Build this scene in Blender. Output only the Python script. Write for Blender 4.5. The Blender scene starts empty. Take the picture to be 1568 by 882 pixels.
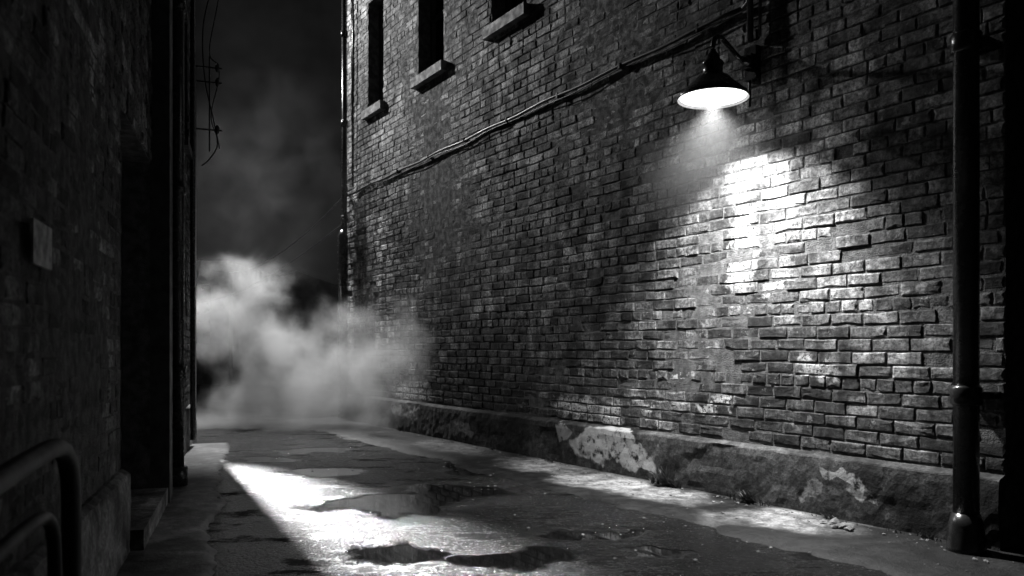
import bpy, math, random
from mathutils import Vector, Matrix, noise
random.seed(7)
sc=bpy.context.scene
H=1.2; F=1220.0; HV=535.0
# ------------------------------------------------------------ helpers
def mesh_obj(name,verts,faces,mat=None,parent=None,smooth=False):
    me=bpy.data.meshes.new(name); me.from_pydata([tuple(v) for v in verts],[],faces); me.update()
    if smooth:
        for p in me.polygons: p.use_smooth=True
    o=bpy.data.objects.new(name,me); sc.collection.objects.link(o)
    if mat: me.materials.append(mat)
    if parent: o.parent=parent
    return o
def empty(name,M=None):
    o=bpy.data.objects.new(name,None); sc.collection.objects.link(o)
    o.empty_display_size=.2
    if M is not None: o.matrix_world=M
    return o
def box(a,b):
    x0,y0,z0=a;x1,y1,z1=b
    v=[(x0,y0,z0),(x1,y0,z0),(x1,y1,z0),(x0,y1,z0),(x0,y0,z1),(x1,y0,z1),(x1,y1,z1),(x0,y1,z1)]
    f=[(0,3,2,1),(4,5,6,7),(0,1,5,4),(1,2,6,5),(2,3,7,6),(3,0,4,7)]
    return v,f
class MB:
    def __init__(s): s.v=[];s.f=[]
    def add(s,v,f):
        n=len(s.v); s.v+=list(v); s.f+=[tuple(i+n for i in q) for q in f]; return s
    def box(s,a,b): return s.add(*box(a,b))
    def tube(s,pts,r,seg=12,cap=True):
        pts=[Vector(p) for p in pts]; rs=r if isinstance(r,(list,tuple)) else [r]*len(pts)
        V=[];Fc=[]; up=None
        for i,p in enumerate(pts):
            t=(pts[min(i+1,len(pts)-1)]-pts[max(i-1,0)]).normalized()
            if up is None:
                up=Vector((0,0,1)) if abs(t.z)<.9 else Vector((1,0,0))
            a=(up-t*up.dot(t)).normalized(); up=a; b=t.cross(a)
            for k in range(seg):
                an=2*math.pi*k/seg
                V.append(p+(a*math.cos(an)+b*math.sin(an))*rs[i])
        for i in range(len(pts)-1):
            for k in range(seg):
                k2=(k+1)%seg
                Fc.append((i*seg+k,i*seg+k2,(i+1)*seg+k2,(i+1)*seg+k))
        if cap:
            Fc.append(tuple(reversed(range(seg)))); Fc.append(tuple(range((len(pts)-1)*seg,len(pts)*seg)))
        return s.add(V,Fc)
    def lathe(s,prof,c,seg=48):
        V=[];Fc=[]
        for (r,z) in prof:
            for k in range(seg):
                an=2*math.pi*k/seg; V.append((c[0]+r*math.cos(an),c[1]+r*math.sin(an),c[2]+z))
        for i in range(len(prof)-1):
            for k in range(seg):
                k2=(k+1)%seg; Fc.append((i*seg+k,i*seg+k2,(i+1)*seg+k2,(i+1)*seg+k))
        return s.add(V,Fc)
    def obj(s,name,mat,parent=None,smooth=False): return mesh_obj(name,s.v,s.f,mat,parent,smooth)
def curve(pts,n=10):
    P=[Vector(p) for p in pts]; out=[]
    for i in range(len(P)-1):
        p0=P[max(i-1,0)];p1=P[i];p2=P[i+1];p3=P[min(i+2,len(P)-1)]
        for k in range(n):
            t=k/n
            out.append(.5*((2*p1)+(p2-p0)*t+(2*p0-5*p1+4*p2-p3)*t*t+(3*p1-p0-3*p2+p3)*t**3))
    out.append(P[-1]); return out
# ------------------------------------------------------------ node helper
class NT:
    def __init__(s,name,world=False):
        if world: s.m=bpy.data.worlds.new(name)
        else: s.m=bpy.data.materials.new(name)
        s.m.use_nodes=True; s.t=s.m.node_tree; s.t.nodes.clear()
    def n(s,typ,props={},**ins):
        nd=s.t.nodes.new(typ)
        for k,v in props.items(): setattr(nd,k,v)
        for k,v in ins.items():
            key=int(k[1:]) if k[0]=='i' and k[1:].isdigit() else k.replace('_',' ')
            if isinstance(v,bpy.types.NodeSocket): s.t.links.new(v,nd.inputs[key])
            else: nd.inputs[key].default_value=v
        return nd
    def math(s,op,a,b=0.0,c=None,clamp=False):
        kw=dict(i0=a,i1=b)
        if c is not None: kw['i2']=c
        return s.n('ShaderNodeMath',{'operation':op,'use_clamp':clamp},**kw).outputs[0]
    def noise(s,vec,scale,detail=4,rough=.55,dist=0):
        return s.n('ShaderNodeTexNoise',{},Vector=vec,Scale=scale,Detail=detail,Roughness=rough,Distortion=dist).outputs[0]
    def ramp(s,x,a,b,lo=0.0,hi=1.0):
        return s.n('ShaderNodeMapRange',{'interpolation_type':'SMOOTHSTEP'},Value=x,From_Min=a,From_Max=b,To_Min=lo,To_Max=hi).outputs[0]
    def mapv(s,vec,scale=(1,1,1),loc=(0,0,0)):
        return s.n('ShaderNodeMapping',{},Vector=vec,Scale=scale,Location=loc).outputs[0]
    def mix(s,f,a,b): # floats
        return s.n('ShaderNodeMix',{'data_type':'FLOAT'},i0=f,i2=a,i3=b).outputs[0]
    def obj(s): return s.n('ShaderNodeTexCoord').outputs['Object']
    def dist(s,vec,c,r):
        m=s.mapv(vec,tuple(1/q for q in r),tuple(-ci/q for ci,q in zip(c,r)))
        return s.n('ShaderNodeVectorMath',{'operation':'LENGTH'},i0=m).outputs['Value']
    def ell(s,vec,c,r,e=.35):
        """soft 0..1 ellipsoid mask"""
        return s.ramp(s.dist(vec,c,r),1+e,1-e)
    def warp(s,vec,scale,amt,detail=3):
        nz=s.n('ShaderNodeTexNoise',{},Vector=vec,Scale=scale,Detail=detail).outputs['Color']
        a=s.n('ShaderNodeVectorMath',{'operation':'SUBTRACT'},i0=nz,i1=(.5,.5,.5)).outputs[0]
        b=s.n('ShaderNodeVectorMath',{'operation':'SCALE'},i0=a,Scale=amt).outputs[0]
        return s.n('ShaderNodeVectorMath',{'operation':'ADD'},i0=vec,i1=b).outputs[0]
    def out(s,val,rough,height=None,bs=.5,bd=.01,metal=0.0,spec=.5):
        p=s.n('ShaderNodeBsdfPrincipled'); 
        c=s.n('ShaderNodeCombineColor',{},i0=val,i1=val,i2=val).outputs[0]
        s.t.links.new(c,p.inputs['Base Color'])
        for k,v in (('Roughness',rough),('Metallic',metal),('Specular IOR Level',spec)):
            if isinstance(v,bpy.types.NodeSocket): s.t.links.new(v,p.inputs[k])
            else: p.inputs[k].default_value=v
        if height is not None:
            b=s.n('ShaderNodeBump',{},Strength=bs,Distance=bd,Height=height)
            s.t.links.new(b.outputs[0],p.inputs['Normal'])
        o=s.n('ShaderNodeOutputMaterial'); s.t.links.new(p.outputs[0],o.inputs[0]); return s.m
def simple(name,val,rough,metal=0.,nscale=8,var=.5,bump=.3,bd=.004):
    t=NT(name); v=t.obj(); n1=t.noise(v,nscale,6,.6); n2=t.noise(v,nscale*9,3)
    c=t.math('MULTIPLY',t.ramp(n1,.3,.7,1-var,1+var),val)
    return t.out(c,t.ramp(n1,.3,.7,rough*1.2,rough*.75),n2,bump,bd,metal)
# ------------------------------------------------------------ materials
MR=Matrix(((-.541,-.841,0,2.73),(.841,-.541,0,4.96),(0,0,1,0),(0,0,0,1)))
RY=lambda u:7222.0/u
def RW(u,v):
    Y=RY(u); return ((Y-4.96)/.841, H-(v-HV)/F*Y)
def LW(u,v):
    Y=906.5/(380-u); return (-(Y-4.65)/.949, H-(v-HV)/F*Y)
G=lambda u,vv:((u-784)/F*(F*H/(vv-HV)),F*H/(vv-HV))
def brick_mat(name,base,patches,speck):
    t=NT(name); v=t.obj()
    isl=t.n('ShaderNodeNewGeometry').outputs['Random Per Island']
    big=t.noise(v,.8,5,.65); med=t.noise(v,5,7,.7); fine=t.noise(v,34,6,.75); fin2=t.noise(v,110,3,.6)
    c=t.math('MULTIPLY',t.ramp(isl,0,1,.35,1.5),base)
    c=t.math('MULTIPLY',c,t.ramp(big,.36,.64,.3,1.55))
    c=t.math('MULTIPLY',c,t.ramp(med,.34,.66,.3,1.55))
    c=t.math('MULTIPLY',c,t.ramp(fine,.36,.64,.35,1.65))
    run=t.noise(t.mapv(v,(3.2,1,.35)),1.6,5,.6)
    c=t.math('MULTIPLY',c,t.ramp(run,.38,.6,.4,1.2))
    # colour darkens towards the lower courses
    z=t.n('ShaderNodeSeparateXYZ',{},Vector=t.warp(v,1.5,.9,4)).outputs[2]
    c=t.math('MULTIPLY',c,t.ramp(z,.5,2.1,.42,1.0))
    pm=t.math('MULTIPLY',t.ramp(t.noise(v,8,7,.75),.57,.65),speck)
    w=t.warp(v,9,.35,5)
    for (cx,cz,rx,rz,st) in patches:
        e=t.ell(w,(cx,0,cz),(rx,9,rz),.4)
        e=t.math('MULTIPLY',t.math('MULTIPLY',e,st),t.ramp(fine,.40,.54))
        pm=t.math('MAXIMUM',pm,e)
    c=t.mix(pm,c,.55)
    h=t.math('ADD',t.math('MULTIPLY',med,.8),t.math('ADD',t.math('MULTIPLY',fine,.8),t.math('MULTIPLY',fin2,.3)))
    return t.out(c,t.ramp(med,.3,.7,.95,.6),h,1.0,.012,0,.35)
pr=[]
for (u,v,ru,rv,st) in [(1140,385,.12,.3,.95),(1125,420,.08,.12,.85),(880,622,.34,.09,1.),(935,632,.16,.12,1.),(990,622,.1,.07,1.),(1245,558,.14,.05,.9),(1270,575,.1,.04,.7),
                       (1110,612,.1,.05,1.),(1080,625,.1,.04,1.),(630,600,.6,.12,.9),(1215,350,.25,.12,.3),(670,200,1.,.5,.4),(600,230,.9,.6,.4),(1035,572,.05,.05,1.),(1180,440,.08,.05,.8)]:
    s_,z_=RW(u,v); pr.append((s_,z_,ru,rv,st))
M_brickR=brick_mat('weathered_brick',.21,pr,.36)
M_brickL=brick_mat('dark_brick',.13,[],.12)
def concrete(name,base,patches,rough=.75,stain=.12):
    t=NT(name); v=t.obj(); a=t.noise(v,1.3,7,.7); b=t.noise(v,9,7,.72); f=t.noise(v,60,4,.7)
    c=t.math('MULTIPLY',t.ramp(a,.38,.62,.15,1.7),base); c=t.math('MULTIPLY',c,t.ramp(b,.33,.67,.4,1.5))
    c=t.math('MULTIPLY',c,t.ramp(f,.3,.7,.6,1.35))
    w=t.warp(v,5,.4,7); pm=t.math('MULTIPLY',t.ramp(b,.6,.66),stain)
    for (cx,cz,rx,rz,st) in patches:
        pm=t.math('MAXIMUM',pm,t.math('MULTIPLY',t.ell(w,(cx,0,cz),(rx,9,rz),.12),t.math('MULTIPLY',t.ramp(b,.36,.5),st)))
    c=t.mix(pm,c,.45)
    h=t.math('SUBTRACT',t.math('ADD',b,t.math('MULTIPLY',f,.4)),t.math('MULTIPLY',pm,.2))
    return t.out(c,rough,h,.9,.012,0,.35)
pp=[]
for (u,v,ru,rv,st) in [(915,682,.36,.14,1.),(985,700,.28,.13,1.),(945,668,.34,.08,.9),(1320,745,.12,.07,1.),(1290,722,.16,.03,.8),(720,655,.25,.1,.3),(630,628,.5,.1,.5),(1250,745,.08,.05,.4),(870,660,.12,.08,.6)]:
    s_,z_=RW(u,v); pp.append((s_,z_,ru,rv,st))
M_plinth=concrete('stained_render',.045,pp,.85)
M_plinthL=concrete('stained_concrete',.14,[])
M_mortar=simple('mortar',.09,.9,nscale=12,bump=1.,bd=.02)
MI=MR.inverted()
t=NT('pool_painted_concrete'); v=t.obj(); a=t.noise(v,1.3,7,.7); b=t.noise(v,9,7,.72); f=t.noise(v,60,4,.7)
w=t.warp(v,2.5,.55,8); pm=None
for (u,vv,rx,ry,st) in [(930,742,.6,.34,1.),(1020,762,.4,.3,.9),(830,716,.6,.3,.7),(1210,802,.4,.28,.9),(1130,797,.25,.2,.5),(1350,805,.22,.2,.4),(700,688,.8,.3,.4)]:  # patches paint the lamp's light pool, mixed with drier concrete, into the colour
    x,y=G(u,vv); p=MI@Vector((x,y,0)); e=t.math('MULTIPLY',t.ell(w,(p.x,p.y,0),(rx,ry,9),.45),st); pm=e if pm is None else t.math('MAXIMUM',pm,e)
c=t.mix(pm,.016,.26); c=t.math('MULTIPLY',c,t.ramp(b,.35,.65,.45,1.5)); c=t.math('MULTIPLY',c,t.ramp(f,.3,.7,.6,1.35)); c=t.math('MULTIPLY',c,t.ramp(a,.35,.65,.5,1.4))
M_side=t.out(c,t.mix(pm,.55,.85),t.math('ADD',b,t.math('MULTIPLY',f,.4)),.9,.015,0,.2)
M_frame=simple('old_painted_wood',.03,.6)
M_metal=simple('cast_iron_paint',.018,.26,.0,nscale=14,bump=.2)
M_cable=simple('black_cable',.02,.4)
M_dark=simple('dark_steel_door',.012,.55,nscale=4)
M_stone=simple('sill_stone',.1,.7,nscale=10,bump=.8,bd=.01)
t=NT('window_glass'); v=t.obj(); M_glass=t.out(.006,t.ramp(t.noise(v,5),.3,.7,.06,.3),None)
M_back=simple('far_masonry',.3,.9,nscale=2)
M_enamel=simple('black_enamel',.015,.25,nscale=10,var=.3,bump=.08)
M_white=simple('white_enamel',.8,.35,nscale=10,var=.1,bump=.05)
M_leaf=simple('weed_leaf',.09,.55,nscale=30)
M_rock=simple('rubble',.16,.7,nscale=12,bump=.8,bd=.01)
M_paper=simple('weathered_notice',.35,.7,nscale=20,var=.5)
# ------------------------------------------------------------ brick panel
def bricks(x0,x1,z0,z1,openings,rh=.09,bl=.26,joint=.011,seed=1,yo=0.0):
    rnd=random.Random(seed); mb=MB(); row=0; z=z0
    SIDES=[]
    for ring in range(2):
        for k in range(8):
            k2=(k+1)%8; SIDES.append((ring*8+k,ring*8+k2,(ring+1)*8+k2,(ring+1)*8+k))
    TOP=[(16,17,24),(17,18,24),(18,19,24),(19,20,24),(20,21,24),(21,22,24),(22,23,24),(23,16,24)]
    while z+rh<=z1+1e-4:
        head=(row%6==5); L=bl/2 if head else bl
        x=x0-(0 if row%2==0 else L/2)-rnd.random()*.02
        za=z+joint/2; zb=z+rh-joint/2
        iv=[(x0,x1)]
        for (a,b,c,d) in openings:
            if zb>c+.02 and za<d-.02:
                nv=[]
                for p,q in iv:
                    if b<=p or a>=q: nv.append((p,q))
                    else:
                        if a>p: nv.append((p,a))
                        if b<q: nv.append((b,q))
                iv=nv
        while x<x1:
            Lb=L*(1+rnd.uniform(-.06,.06))
            for p,q in iv:
                a=max(x+joint/2,p+.003); b=min(x+Lb-joint/2,q-.003)
                if b-a<.03: continue
                d=rnd.gauss(0,.0025)+.014*noise.noise(Vector((x*.5,z*.5,3+seed)))
                q_=rnd.random()
                if q_<.025: d-=.01
                elif q_<.035: d+=.004
                d+=yo
                g=lambda s=.003: rnd.uniform(-s,s)
                w=.014*noise.noise(Vector((x*.8,z*.6,seed)))
                tilt=g(.003); cx=(a+b)/2;cz=(za+zb)/2
                A=[(a+g(),za+g()+w-tilt),(cx+g(.03),za+g(.003)+w),(b+g(),za+g()+w+tilt),(b+g(.003),cz+g(.01)+w+tilt),(b+g(),zb+g()+w+tilt),(cx+g(.03),zb+g(.003)+w),(a+g(),zb+g()+w-tilt),(a+g(.003),cz+g(.01)+w-tilt)]
                ci=rnd.uniform(.004,.012)
                V=[(X,yo-.04,Z) for X,Z in A]+[(X,d-.006+g(.003),Z) for X,Z in A]
                for i,(X,Z) in enumerate(A):
                    k=ci*rnd.uniform(.5,1.6)
                    if rnd.random()<.07: k+=.014
                    kx=0 if i in(1,5) else (k if X<cx else -k); kz=0 if i in (3,7) else (k if Z<cz+w else -k)
                    V.append((X+kx,d+g(.0025),Z+kz))
                V.append((cx+g(.03),d+g(.0025),cz+w+g(.01)))
                mb.add(V,SIDES+TOP)
            x+=Lb
        z+=rh; row+=1
    return mb
# ============================================================ RIGHT BUILDING
RB=empty('brick_building',MR)
RE=10.35; RN=-4.6; RH=9.0
wins=[(8.72,9.32,5.02,6.75),(6.72,7.5,5.02,6.75),(4.75,5.5,5.06,6.75),(2.6,3.4,5.02,6.75),(.4,1.2,5.02,6.75)]
door=(-1.9,-.32,0,4.2)
ops=wins+[door]
bricks(RN,RE,.47,RH-.2,ops,seed=2).obj('brickwork',M_brickR,RB)
def panel(mb,x0,x1,z0,z1,ops,y):
    xs=sorted(set([x0,x1]+[c for o in ops for c in o[:2]])); zs=sorted(set([z0,z1]+[c for o in ops for c in o[2:]]))
    for i in range(len(xs)-1):
        for j in range(len(zs)-1):
            mx=(xs[i]+xs[i+1])/2; mz=(zs[j]+zs[j+1])/2
            if any(o[0]<mx<o[1] and o[2]<mz<o[3] for o in ops): continue
            if mx<x0 or mx>x1 or mz<z0 or mz>z1: continue
            mb.add([(xs[i],y,zs[j]),(xs[i+1],y,zs[j]),(xs[i+1],y,zs[j+1]),(xs[i],y,zs[j+1])],[(3,2,1,0)])
MY=-.006
mb=MB(); panel(mb,RN,RE,0,RH,ops,MY)
for (a,b,c,d) in ops: # reveals
    mb.add([(a,MY,c),(a,-.3,c),(a,-.3,d),(a,MY,d)],[(0,1,2,3)]); mb.add([(b,MY,c),(b,-.3,c),(b,-.3,d),(b,MY,d)],[(3,2,1,0)])
    mb.add([(a,MY,d),(b,MY,d),(b,-.3,d),(a,-.3,d)],[(0,1,2,3)])
mb.add([(RE,MY,0),(RE,-7,0),(RE,-7,RH),(RE,MY,RH),(RN,MY,0),(RN,-7,0),(RN,-7,RH),(RN,MY,RH)],[(0,1,2,3),(7,6,5,4),(1,5,6,2),(3,2,6,7)])
mb.obj('masonry',M_mortar,RB)
MB().box((RN-.05,-.3,RH-.2),(RE+.05,.07,RH+.08)).obj('coping',M_stone,RB)
for i,(a,b,c,d) in enumerate(wins):
    MB().box((a-.08,-.2,c-.13),(b+.08,.09,c-.003)).obj('sill_%d'%(i+1),M_stone,RB)
    MB().box((a,-.32,c),(b,-.25,d)).obj('glass_%d'%(i+1),M_glass,RB)
    m=MB()
    m.box((a,-.25,c),(a+.06,-.19,d)).box((b-.06,-.25,c),(b,-.19,d)).box((a+.06,-.248,d-.07),(b-.06,-.192,d)).box((a+.06,-.248,c),(b-.06,-.192,c+.07))
    m.box((a+.06,-.246,(c+d)/2-.03),(b-.06,-.2,(c+d)/2+.03)).box(((a+b)/2-.018,-.247,c+.07),((a+b)/2+.018,-.205,d-.07))
    m.obj('window_frame_%d'%(i+1),M_frame,RB)
m=MB(); a,b,c,d=door
m.box((a,-.3,.02),(b,-.22,d)); 
for k in range(2):
    for j in range(3):
        x=a+.1+k*(b-a)/2; m.box((x,-.22,.25+j*1.25),(x+(b-a)/2-.2,-.2,1.3+j*1.25))
m.box((a+.7,-.2,1.0),(a+.76,-.15,1.2)); m.obj('steel_door',M_dark,RB)
mb=MB()
def plinth(x0,x1,z1,out,seed,step=.04):
    nx=int((x1-x0)/step)
    V=[];Fc=[]; zs=[-.05]+[z1*k/9 for k in range(1,10)]
    rows=len(zs)+3
    for i in range(nx+1):
        x=x0+(x1-x0)*i/nx
        e=.008*noise.noise(Vector((x*2.2,0,seed)))+.010*noise.noise(Vector((x*9,0,seed)))
        for j,z in enumerate(zs):
            o=out+.008*noise.noise(Vector((x*3,z*5,seed)))+.006*noise.noise(Vector((x*14,z*14,seed)))
            q=noise.noise(Vector((x*1.4,z*2.2,seed+9)))
            if q>.25: o-=.012*min(1,(q-.25)*14)
            zz=z+(e if j>3 else 0)
            if j==len(zs)-1: o-=.006
            V.append((x,o,zz))
        V.append((x,out*.82,z1+.01+e)); V.append((x,.01,z1+.03+e*.5)); V.append((x,-.02,z1+.035))
    for i in range(nx):
        for j in range(rows-1):
            a=i*rows+j; Fc.append((a+rows,a,a+1,a+rows+1))
    return V,Fc
mb.add(*plinth(door[1],RE+.03,.425,.075,1.0)).add(*plinth(RN,door[0],.425,.075,4.0))
mb.obj('plinth',M_plinth,RB)
# ============================================================ conduit on the wall
C=empty('conduit',MR)
pts=[(1.62+i*.25,.035+.004*math.sin(i*.7),3.9+.01*math.sin(i*1.3)-.003*i) for i in range(35)]
m=MB().tube(pts,.016,10)
m.tube([(x,y+.004+.01*math.sin(k*.9),z-.04-.012*math.sin(k*.8)) for k,(x,y,z) in enumerate(pts)],.006,8)
m.tube([(1.53,.05,3.6),(1.53,.05,8.8)],.024,10)
m.tube(curve([(1.62,.035,3.9),(1.55,.05,3.93),(1.53,.05,4.05)]),.016,10)
m.tube([(1.44,.045,3.62),(1.44,.045,8.8)],.012,8)
m.obj('pipe_run',M_cable,C,True)
m=MB()
for i in range(9):
    x=2.1+i*1.0; m.box((x-.012,-.01,3.9-.003*i*4-.03),(x+.012,.055,3.9-.003*i*4+.022))
for z in (4.4,5.4,6.4): m.box((1.42,-.01,z),(1.57,.078,z+.03))
m.obj('clamps',M_metal,C)
# ============================================================ wall lamp
WL=empty('wall_lamp',MR)
ls,lz=RW(1157,97); sx=ls; so=.46
m=MB().box((ls-.055,-.01,lz-.14),(ls+.055,.06,lz+.12)).box((ls-.04,.06,lz-.06),(ls+.04,.1,lz+.05))
m.tube([(ls,.1,lz),(ls,.14,lz)],[.045,.03],16)
m.tube([(ls+.02,.04,lz-.14),(ls+.02,.04,lz-.34)],.012,8)
m.obj('mount_box',M_enamel,WL)
MB().tube(curve([(ls,.12,lz),(ls,.2,lz+.015),(ls,.30,lz+.075),(ls,.39,lz+.12),(ls,.45,lz+.10),(ls,so+.01,lz+.03)],8),.019,14).obj('gooseneck_arm',M_enamel,WL,True)
RIM=3.085
c=(sx,so+.01,RIM)
prof=[(.262,-.004),(.266,.0),(.266,.012),(.25,.035),(.21,.07),(.17,.105),(.14,.135),(.12,.158),(.085,.172),(.075,.19),(.072,.25),(.08,.255),(.08,.27),(.055,.29),(.05,.32),(.028,.345),(.02,.37),(.0,.372)]
MB().lathe(prof,c).obj('shade',M_enamel,WL,True)
inn=[(.262,-.004),(.24,.024),(.2,.055),(.15,.095),(.07,.15),(0,.155)]
MB().lathe(inn,c).obj('shade_lining',M_white,WL,True)
t=NT('lit_frosted_glass'); e=t.n('ShaderNodeEmission',{},Color=(1,1,1,1),Strength=3.0); o=t.n('ShaderNodeOutputMaterial'); t.t.links.new(e.outputs[0],o.inputs[0]); M_lit=t.m
MB().lathe([(.243,.012),(.2,.004),(.12,-.004),(.0,-.008)],c).obj('lens',M_lit,WL,True)
def light(name,typ,loc,energy,**k):
    l=bpy.data.lights.new(name,typ); l.energy=energy; l.color=(1,1,1)
    for a,b in k.items(): setattr(l,a,b)
    o=bpy.data.objects.new(name,l); sc.collection.objects.link(o); o.location=loc; return o
lp=MR@Vector((sx,so+.01,RIM-.03))
sp=light('lamp_light','SPOT',lp,1050,spot_size=math.radians(119),spot_blend=.95,shadow_soft_size=.04)
sp.parent=WL; sp.matrix_parent_inverse=MR.inverted()
# ============================================================ drainpipes
D=empty('drainpipe',MR)
px=-.2; py=.2
m=MB().tube([(px,py,.22),(px,py,8.7)],.07,20)
for z in (.93,3.0,5.2,7.2):
    m.tube([(px,py,z-.06),(px,py,z-.045),(px,py,z+.045),(px,py,z+.06)],[.072,.086,.086,.072],20)
    m.box((px-.1,0,z-.02),(px+.1,py-.03,z+.02))
m.tube([(px,py,.0),(px,py,.04),(px,py,.17),(px,py,.24)],[.11,.105,.095,.074],20)
m.obj('downpipe',M_metal,D,False)
for p in D.children[0].data.polygons: p.use_smooth=len(p.vertices)==4
D2=empty('drainpipe',MR)
m=MB().tube([(10.1,.1,.1),(10.1,.1,8.7)],.045,14)
for z in (1.2,2.6,3.4,5.0,6.5): m.tube([(10.1,.1,z-.05),(10.1,.1,z+.05)],.06,14)
m.tube([(10.12,.12,.05),(10.12,.12,3.1),(10.12,.12,3.2)],[.085,.085,.05],14)
m.tube([(9.85,.05,3.9),(9.85,.05,8.7)],.015,8)
m.obj('downpipe',M_metal,D2,True)
# ============================================================ LEFT BUILDING
ML=Matrix(((.314,.949,0,-2.28),(-.949,.314,0,4.65),(0,0,1,0),(0,0,0,1)))
LB=empty('brick_building',ML)
LE=-6.55; LN=5.2; LH=9.0
ld=(-1.5,-.0,0.0,2.62)
lops=[ld,(1.2,2.2,3.4,5.2),(-5.4,-4.6,3.6,5.2),(-3.9,-3.1,3.6,5.2)]
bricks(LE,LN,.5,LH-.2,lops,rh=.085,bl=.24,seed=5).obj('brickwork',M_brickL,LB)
mb=MB(); panel(mb,LE,LN,0,LH,lops,MY)
for (a,b,c,d) in lops:
    mb.add([(a,MY,c),(a,-.35,c),(a,-.35,d),(a,MY,d)],[(0,1,2,3)]); mb.add([(b,MY,c),(b,-.35,c),(b,-.35,d),(b,MY,d)],[(3,2,1,0)])
    mb.add([(a,MY,d),(b,MY,d),(b,-.35,d),(a,-.35,d)],[(0,1,2,3)])
mb.add([(LE,MY,0),(LE,-6,0),(LE,-6,LH),(LE,MY,LH),(LN,MY,0),(LN,-6,0),(LN,-6,LH),(LN,MY,LH)],[(0,1,2,3),(7,6,5,4),(1,5,6,2),(3,2,6,7)])
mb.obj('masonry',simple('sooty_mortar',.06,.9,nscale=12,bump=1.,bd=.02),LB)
MB().box((LE-.05,-.3,LH-.2),(LN+.05,.07,LH+.08)).obj('coping',M_stone,LB)
m=MB().add(*plinth(0.0,LN,.47,.05,6.0)); m.add(*plinth(LE,ld[0],.47,.03,8.0)); m.obj('plinth',M_plinthL,LB)
m=MB().box((ld[0],-.4,.0),(ld[1],.12,.14)); m.obj('door_step',M_plinthL,LB)
m=MB().box((ld[0]+.08,-.33,.14),(ld[1]-.08,-.27,2.3)); 
for k in range(2): m.box((ld[0]+.2+k*.65,-.27,.35),(ld[0]+.7+k*.65,-.25,2.1))
m.box((ld[0],-.34,.14),(ld[0]+.08,-.2,2.62)).box((ld[1]-.08,-.34,.14),(ld[1],-.2,2.62)).box((ld[0]+.08,-.34,2.3),(ld[1]-.08,-.22,2.62))
m.obj('wooden_door',M_dark,LB)
m=MB().box((-1.75,-.01,0),(-1.5,.13,LH-.3)).box((-3.3,-.01,0),(-3.0,.1,LH-.3)).box((-6.56,-.01,.47),(-6.1,.03,5.0)).box((-6.56,-.01,5.0),(-6.2,.02,LH-.25))
m.obj('pilasters',M_frame,LB)
for i,(a,b,c,d) in enumerate(lops[1:]):
    MB().box((a-.06,-.2,c-.1),(b+.06,.06,c-.003)).box((a,-.34,c),(b,-.26,d)).obj('window_%d'%(i+1),M_frame,LB)
D3=empty('drainpipe',ML)
m=MB().tube([(-2.35,.12,.15),(-2.35,.12,8.6)],.055,14)
for z in (1.0,2.6,4.2,5.8): m.tube([(-2.35,.12,z-.05),(-2.35,.12,z+.05)],.07,14)
m.tube([(-2.35,.12,.0),(-2.35,.12,.18)],.085,14)
m.tube([(-5.3,.06,.1),(-5.3,.06,8.6)],.03,12)
m.obj('downpipe',M_metal,D3,True)
P=empty('wire_bracket',ML)
m=MB()
bx=-6.5
for z in (5.05,4.85,4.2): 
    m.tube([(bx,.0,z),(bx,.36,z)],.012,8); m.tube([(bx,.3,z-.05),(bx,.3,z-.02),(bx,.3,z+.04),(bx,.3,z+.07)],[.015,.028,.028,.012],10)
m.tube([(bx,.2,3.9),(bx,.2,5.2)],.01,8)
m.obj('insulators',M_cable,P)
m=MB()
m.tube(curve([(bx,.42,7.5),(bx,.34,6.2),(bx,.2,5.3),(bx,.3,5.1),(bx,.32,4.9),(bx,.22,4.4),(bx,.3,4.1),(bx,.33,3.95)]),.008,6)
m.tube(curve([(bx,.3,7.6),(bx,.26,6.4),(bx,.12,5.6),(bx,.14,4.9),(bx,.26,4.3),(bx,.3,4.0),(bx,.2,3.8),(bx,.1,3.7)]),.01,6)
m.obj('drop_wires',M_cable,P,True)
s_,z_=LW(50,375)
N=empty('wall_notice',ML)
m=MB().box((s_-.13,.02,z_-.075),(s_+.13,.03,z_+.075)); m.obj('sheet',M_paper,N)
R=empty('metal_railing',ML)
m=MB()
m.tube(curve([(3.6,.14,.86),(3.0,.14,.885),(2.5,.14,.90),(2.28,.14,.88),(2.16,.14,.80),(2.13,.14,.65),(2.13,.14,.3),(2.13,.14,0)],8),.03,14)
m.tube(curve([(3.6,.14,.7),(3.0,.14,.715),(2.62,.14,.72),(2.45,.14,.69),(2.38,.14,.6),(2.37,.14,.4),(2.37,.14,0)],8),.02,12)
m.tube([(3.4,.14,0),(3.4,.14,.86)],.025,12)
m.obj('rails',M_dark,R,True)
# ============================================================ overhead wires
W=empty('overhead_wires')
def wire(a,b,sag,r=.012):
    a=Vector(a);b=Vector(b); return [a.lerp(b,k/20)-Vector((0,0,sag*4*(k/20)*(1-k/20))) for k in range(21)]
ra=MR@Vector((10.3,.05,3.8)); rb=MR@Vector((10.3,.05,3.35))
m=MB().tube(wire(ra,(-9,24,3.6),.5),.009,6).tube(wire(rb,(-10,24,2.6),.4),.009,6)
m.obj('cables',M_cable,W,True)
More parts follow.
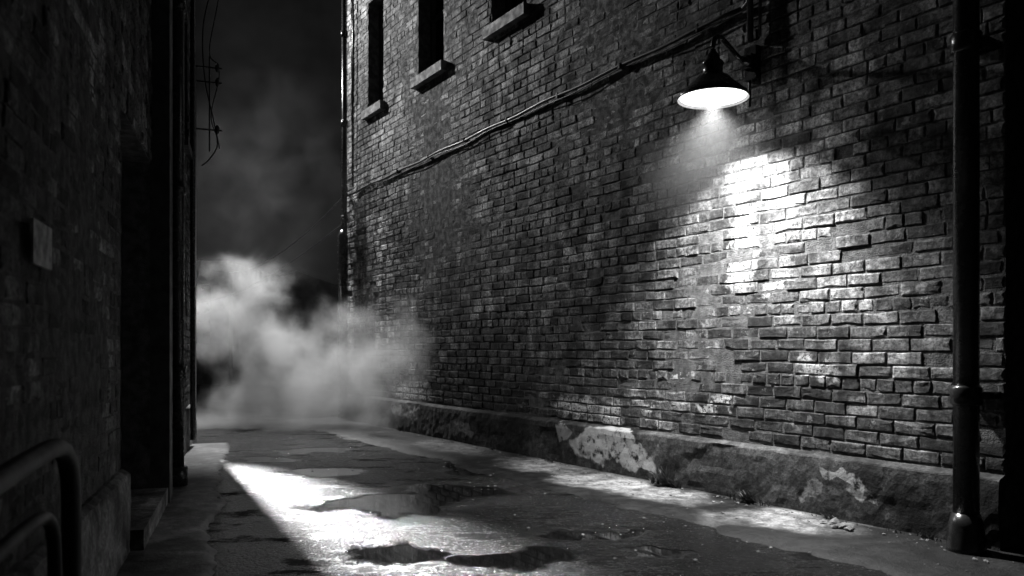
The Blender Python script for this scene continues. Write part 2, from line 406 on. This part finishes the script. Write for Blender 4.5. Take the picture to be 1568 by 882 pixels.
# ============================================================ GROUND / ROAD / SIDEWALK
t=NT('ground_earth'); v=t.obj(); M_ground=t.out(t.ramp(t.noise(v,1,5),.3,.7,.03,.06),.8,t.noise(v,20,4),.4,.01)
mesh_obj('ground',[(-400,-400,-.01),(400,-400,-.01),(400,400,-.01),(-400,400,-.01)],[(0,1,2,3)],M_ground)
t=NT('wet_asphalt'); v=t.obj()
w=t.warp(v,2.2,.9,8)
pud=None
for (u,vv,rx,ry) in [(500,722,.4,.35),(415,703,.35,.25),(610,772,.6,.55),(690,752,.5,.45),(600,848,.32,.38),(780,855,.45,.2),(900,820,.45,.2),(740,715,.5,.6),(1010,850,.3,.12),(480,690,.5,.25)]:
    x,y=G(u,vv); e=t.ell(w,(x,y,0),(rx,ry,50),.22); pud=e if pud is None else t.math('MAXIMUM',pud,e)
agg=t.n('ShaderNodeTexVoronoi',{},Vector=v,Scale=52.0,Randomness=1.0).outputs['Distance']
gr=t.noise(v,30,5,.85); med=t.noise(v,6,8,.78); low=t.noise(v,1.5,6,.6)
h=t.math('ADD',t.math('MULTIPLY',t.math('SUBTRACT',1,agg),1.3),t.math('ADD',t.math('MULTIPLY',gr,1.6),t.math('MULTIPLY',med,.45)))
inv=t.math('SUBTRACT',1,pud)
h=t.math('MULTIPLY',h,inv)
dn=t.math('ADD',t.noise(t.mapv(v,(.8,1.8,1)),1.7,8,.7),t.math('MULTIPLY',t.math('SUBTRACT',gr,.5),.3))
dry=t.ramp(dn,.535,.585)
dry=t.math('MULTIPLY',dry,inv)
c=t.math('MULTIPLY',t.ramp(med,.3,.7,.4,1.7),t.ramp(low,.35,.65,.006,.02)); c=t.mix(pud,c,.004)
r=t.mix(dry,t.ramp(gr,.35,.65,.3,.1),.75)
r=t.mix(pud,r,.03)
spc=t.mix(dry,.8,.05)
M_road=t.out(c,r,h,1.0,.032,0,spc)
def grid(x0,x1,y0,y1,step,zf):
    nx=int((x1-x0)/step);ny=int((y1-y0)/step)
    V=[(x0+(x1-x0)*i/nx,y0+(y1-y0)*j/ny,0) for j in range(ny+1) for i in range(nx+1)]
    V=[(x,y,zf(x,y)) for x,y,_ in V]
    return V,[(j*(nx+1)+i,j*(nx+1)+i+1,(j+1)*(nx+1)+i+1,(j+1)*(nx+1)+i) for j in range(ny) for i in range(nx)]
mesh_obj('road',*grid(-16,9,-4,30,1.0,lambda x,y:0.0),M_road)
def side(x0,x1,w0,zt,seed,amp):
    V=[];Fc=[];nx=int((x1-x0)/.05);ny=14
    for i in range(nx+1):
        x=x0+(x1-x0)*i/nx
        e=w0+amp*noise.noise(Vector((x*1.1,seed,0)))+amp*.5*noise.noise(Vector((x*5,seed,0)))+amp*.2*noise.noise(Vector((x*17,seed,0)))
        for j in range(ny+1):
            k=j/ny; y=-.05+k*(e+.05)
            z=zt+.01*noise.noise(Vector((x*2,y*3,seed)))
            if j>=ny-1: z=zt-.008
            if j==ny: z=-.02
            V.append((x,y,z))
    for i in range(nx):
        for j in range(ny):
            a=i*(ny+1)+j; Fc.append((a,a+1,a+ny+2,a+ny+1))
    return V,Fc
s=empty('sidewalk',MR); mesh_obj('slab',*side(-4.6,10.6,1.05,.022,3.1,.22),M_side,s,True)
s2=empty('sidewalk',ML); M_side2=concrete('damp_concrete',.06,[],.5,.05); mesh_obj('slab',*side(-5.6,5.2,.5,.02,5.1,.12),M_side2,s2,True)
# ============================================================ debris, weeds, rubble
rnd=random.Random(4)
def stone(mb,c,r):
    V=[];ph=rnd.random()*6
    for (x,y,z) in [(1,0,0),(-1,0,0),(0,1,0),(0,-1,0),(0,0,1),(.7,.7,.4),(-.7,.6,.5),(.6,-.7,.5),(-.6,-.7,.3)]:
        k=r*rnd.uniform(.6,1.2); V.append((c[0]+(x*math.cos(ph)-y*math.sin(ph))*k,c[1]+(x*math.sin(ph)+y*math.cos(ph))*k,c[2]+z*k*.7))
    mb.add(V,[(4,5,6),(4,6,8),(4,8,7),(4,7,5),(0,2,5),(2,6,5),(2,1,6),(1,8,6),(1,3,8),(3,7,8),(3,0,7),(0,5,7)])
m=MB()
for i in range(900):
    x=rnd.uniform(-2,10); y=.12+abs(rnd.gauss(0,.13)) if rnd.random()<.55 else 1.1+rnd.gauss(0,.5)
    stone(m,(x,y,.026 if y<.8 else .01),rnd.choice([.004,.005,.006,.008,.014]))
g=m.obj('gravel',M_rock); g.matrix_world=MR
m=MB()
s_,z_=RW(1335,790); 
for dx,dy,r in ((0,.3,.06),(.09,.26,.05),(-.07,.34,.035),(.03,.36,.03),(.16,.3,.025)): stone(m,(s_+dx,dy,.035),r)
g=m.obj('rubble_pile',M_rock); g.matrix_world=MR
def weed(mb,x,y,z,n,hh):
    for i in range(n):
        an=rnd.uniform(0,2*math.pi); L=hh*rnd.uniform(.4,1); lean=rnd.uniform(.2,.9)
        dx,dy=math.cos(an),abs(math.sin(an)); w=L*.09+.003; bx,by=x+rnd.uniform(-.05,.05),y+rnd.uniform(0,.03)
        V=[]
        for k,ww in ((0,.4),(.35,1),(.7,.8),(1,0.05)):
            px_=bx+dx*lean*L*k; py_=by+dy*lean*L*k; pz=z+L*(k-.35*k*k*lean)
            V+=[(px_-dy*w*ww,py_+dx*w*ww*.5,pz),(px_+dy*w*ww,py_-dx*w*ww*.5,pz+.003)]
        mb.add(V,[(0,1,3,2),(2,3,5,4),(4,5,7,6)])
for (u,n,hh) in ((1040,70,.2),(1165,45,.13),(1290,18,.08),(625,30,.1),(860,14,.06),(1440,18,.07),(770,12,.06)):
    m=MB(); s_,_=RW(u,0)
    weed(m,s_,.12,.02,n,hh)
    for k in range(4): weed(m,s_+rnd.uniform(-.25,.25),.12,.02,n//4,hh*.5)
    g=m.obj('weed_clump',M_leaf); g.matrix_world=MR
# ============================================================ distant building (irregular roofline)
FB=empty('warehouse')
m=MB().box((-22,27,0),(-9.6,34,4.2)).box((-9.6,27.4,0),(-5.2,34,3.0)).box((-5.2,27.1,0),(3,34,3.4))
m.add([(-9.7,27.3,3.0),(-5.1,27.3,3.0),(-7.4,27.3,3.9),(-9.7,34,3.0),(-5.1,34,3.0),(-7.4,34,3.9)],[(0,1,2),(5,4,3),(0,2,5,3),(1,4,5,2)])
m.obj('walls',M_back,FB)
m=MB()
for i in range(4): m.box((-20+i*2.8,26.93,1.4),(-18.6+i*2.8,26.97,3.4))
m.obj('windows',M_glass,FB)
# ============================================================ steam
t=NT('steam_volume'); v=t.obj()
w=t.warp(v,.9,.9,2)
tot=None
def P2(u,vv,Y): return ((u-784)/F*Y,Y,H-(vv-HV)/F*Y)
for (u,vv,Y,ru,rv,st) in [(385,440,13,62,46,.95),(330,490,13.2,65,58,1.),(400,515,13,65,50,.85),(500,580,12.4,105,80,1.1),(430,600,12.6,95,65,1.15),(530,515,12.3,65,50,.85),
                          (610,560,11.3,85,85,.8),(470,648,12.2,260,28,1.1)]:
    x,y,z=P2(u,vv,Y); k=Y/F
    e=t.math('MULTIPLY',t.ramp(t.dist(w,(x,y,z),(ru*k*1.75,1.1,rv*k*1.75)),1.0,0.0),st); tot=e if tot is None else t.math('MAXIMUM',tot,e)
nz=t.noise(w,1.8,4,.56)
dd=t.math('ADD',tot,t.math('MULTIPLY',t.math('SUBTRACT',nz,.5),2.5))
dd=t.math('MULTIPLY',t.ramp(dd,.1,1.3),t.ramp(tot,.0,.45))
x,y,z=P2(410,300,13)
up=t.math('MULTIPLY',t.ramp(t.dist(w,(x,y,z),(2.1,1.3,2.8)),1.0,0.1),t.ramp(nz,.35,.7,.0,.028))
d=t.math('ADD',t.math('MULTIPLY',dd,1.5),up)
vs=t.n('ShaderNodeVolumeScatter',{},Color=(.97,.97,.97,1),Density=d,Anisotropy=.1); o=t.n('ShaderNodeOutputMaterial'); t.t.links.new(vs.outputs[0],o.inputs['Volume'])
MB().box((-6.6,10.2,.01),(-.6,14.2,5.8)).obj('steam',t.m)
# haze close to the lamp
t=NT('lamp_haze'); v=t.obj()
e=t.ell(v,(sx+.1,so+.05,2.7),(.45,.4,.42),.8)
vs=t.n('ShaderNodeVolumeScatter',{},Color=(.95,.95,.95,1),Density=t.math('MULTIPLY',e,.018),Anisotropy=.0); o=t.n('ShaderNodeOutputMaterial'); t.t.links.new(vs.outputs[0],o.inputs['Volume'])
g=MB().box((sx-.8,.05,1.9),(sx+.9,1.3,3.04)).obj('lamp_mist',t.m); g.matrix_world=MR
# ============================================================ off-view street lights round the corner
def aim(o,tgt):
    o.rotation_euler=(Vector(tgt)-o.location).to_track_quat('-Z','Y').to_euler()
a_=light('street_light','SPOT',(-4.88,11.95,2.1),42000,spot_size=math.radians(25),spot_blend=.95,shadow_soft_size=.04); aim(a_,(-2.05,5.5,0))
st_=light('street_light','SPOT',(-5.4,16.2,9.8),11000,spot_size=math.radians(42),spot_blend=.8,shadow_soft_size=.2); aim(st_,(-3.7,12.6,.7))
hb=light('street_light','SPOT',(-6.7,14.5,8.2),2700,spot_size=math.radians(60),spot_blend=.95,shadow_soft_size=.15); aim(hb,(-2.2,12.4,6.2))
# ============================================================ world
t=NT('World',True); sc.world=t.m
v=t.n('ShaderNodeTexCoord').outputs['Generated']
n1=t.noise(t.mapv(v,(2.2,2.2,3)),1.3,5,.55)
val=t.ramp(n1,.35,.75,.0015,.02)
c=t.n('ShaderNodeCombineColor',{},i0=val,i1=val,i2=val).outputs[0]
b=t.n('ShaderNodeBackground',{},Color=c,Strength=.75); o=t.n('ShaderNodeOutputWorld'); t.t.links.new(b.outputs[0],o.inputs[0])
# ============================================================ camera
cd=bpy.data.cameras.new('camera'); cam=bpy.data.objects.new('camera',cd); sc.collection.objects.link(cam)
cam.location=(0,0,H); cam.rotation_euler=(math.radians(90),0,0)
cd.sensor_width=36; cd.lens=36*F/1568; cd.shift_y=(HV-441)/1568; cd.clip_end=1500; cd.clip_start=.05
cd.dof.use_dof=True; cd.dof.focus_distance=7.2; cd.dof.aperture_fstop=2.4
sc.camera=cam
sc.view_settings.view_transform='Standard'; sc.view_settings.look='None'; sc.view_settings.exposure=0
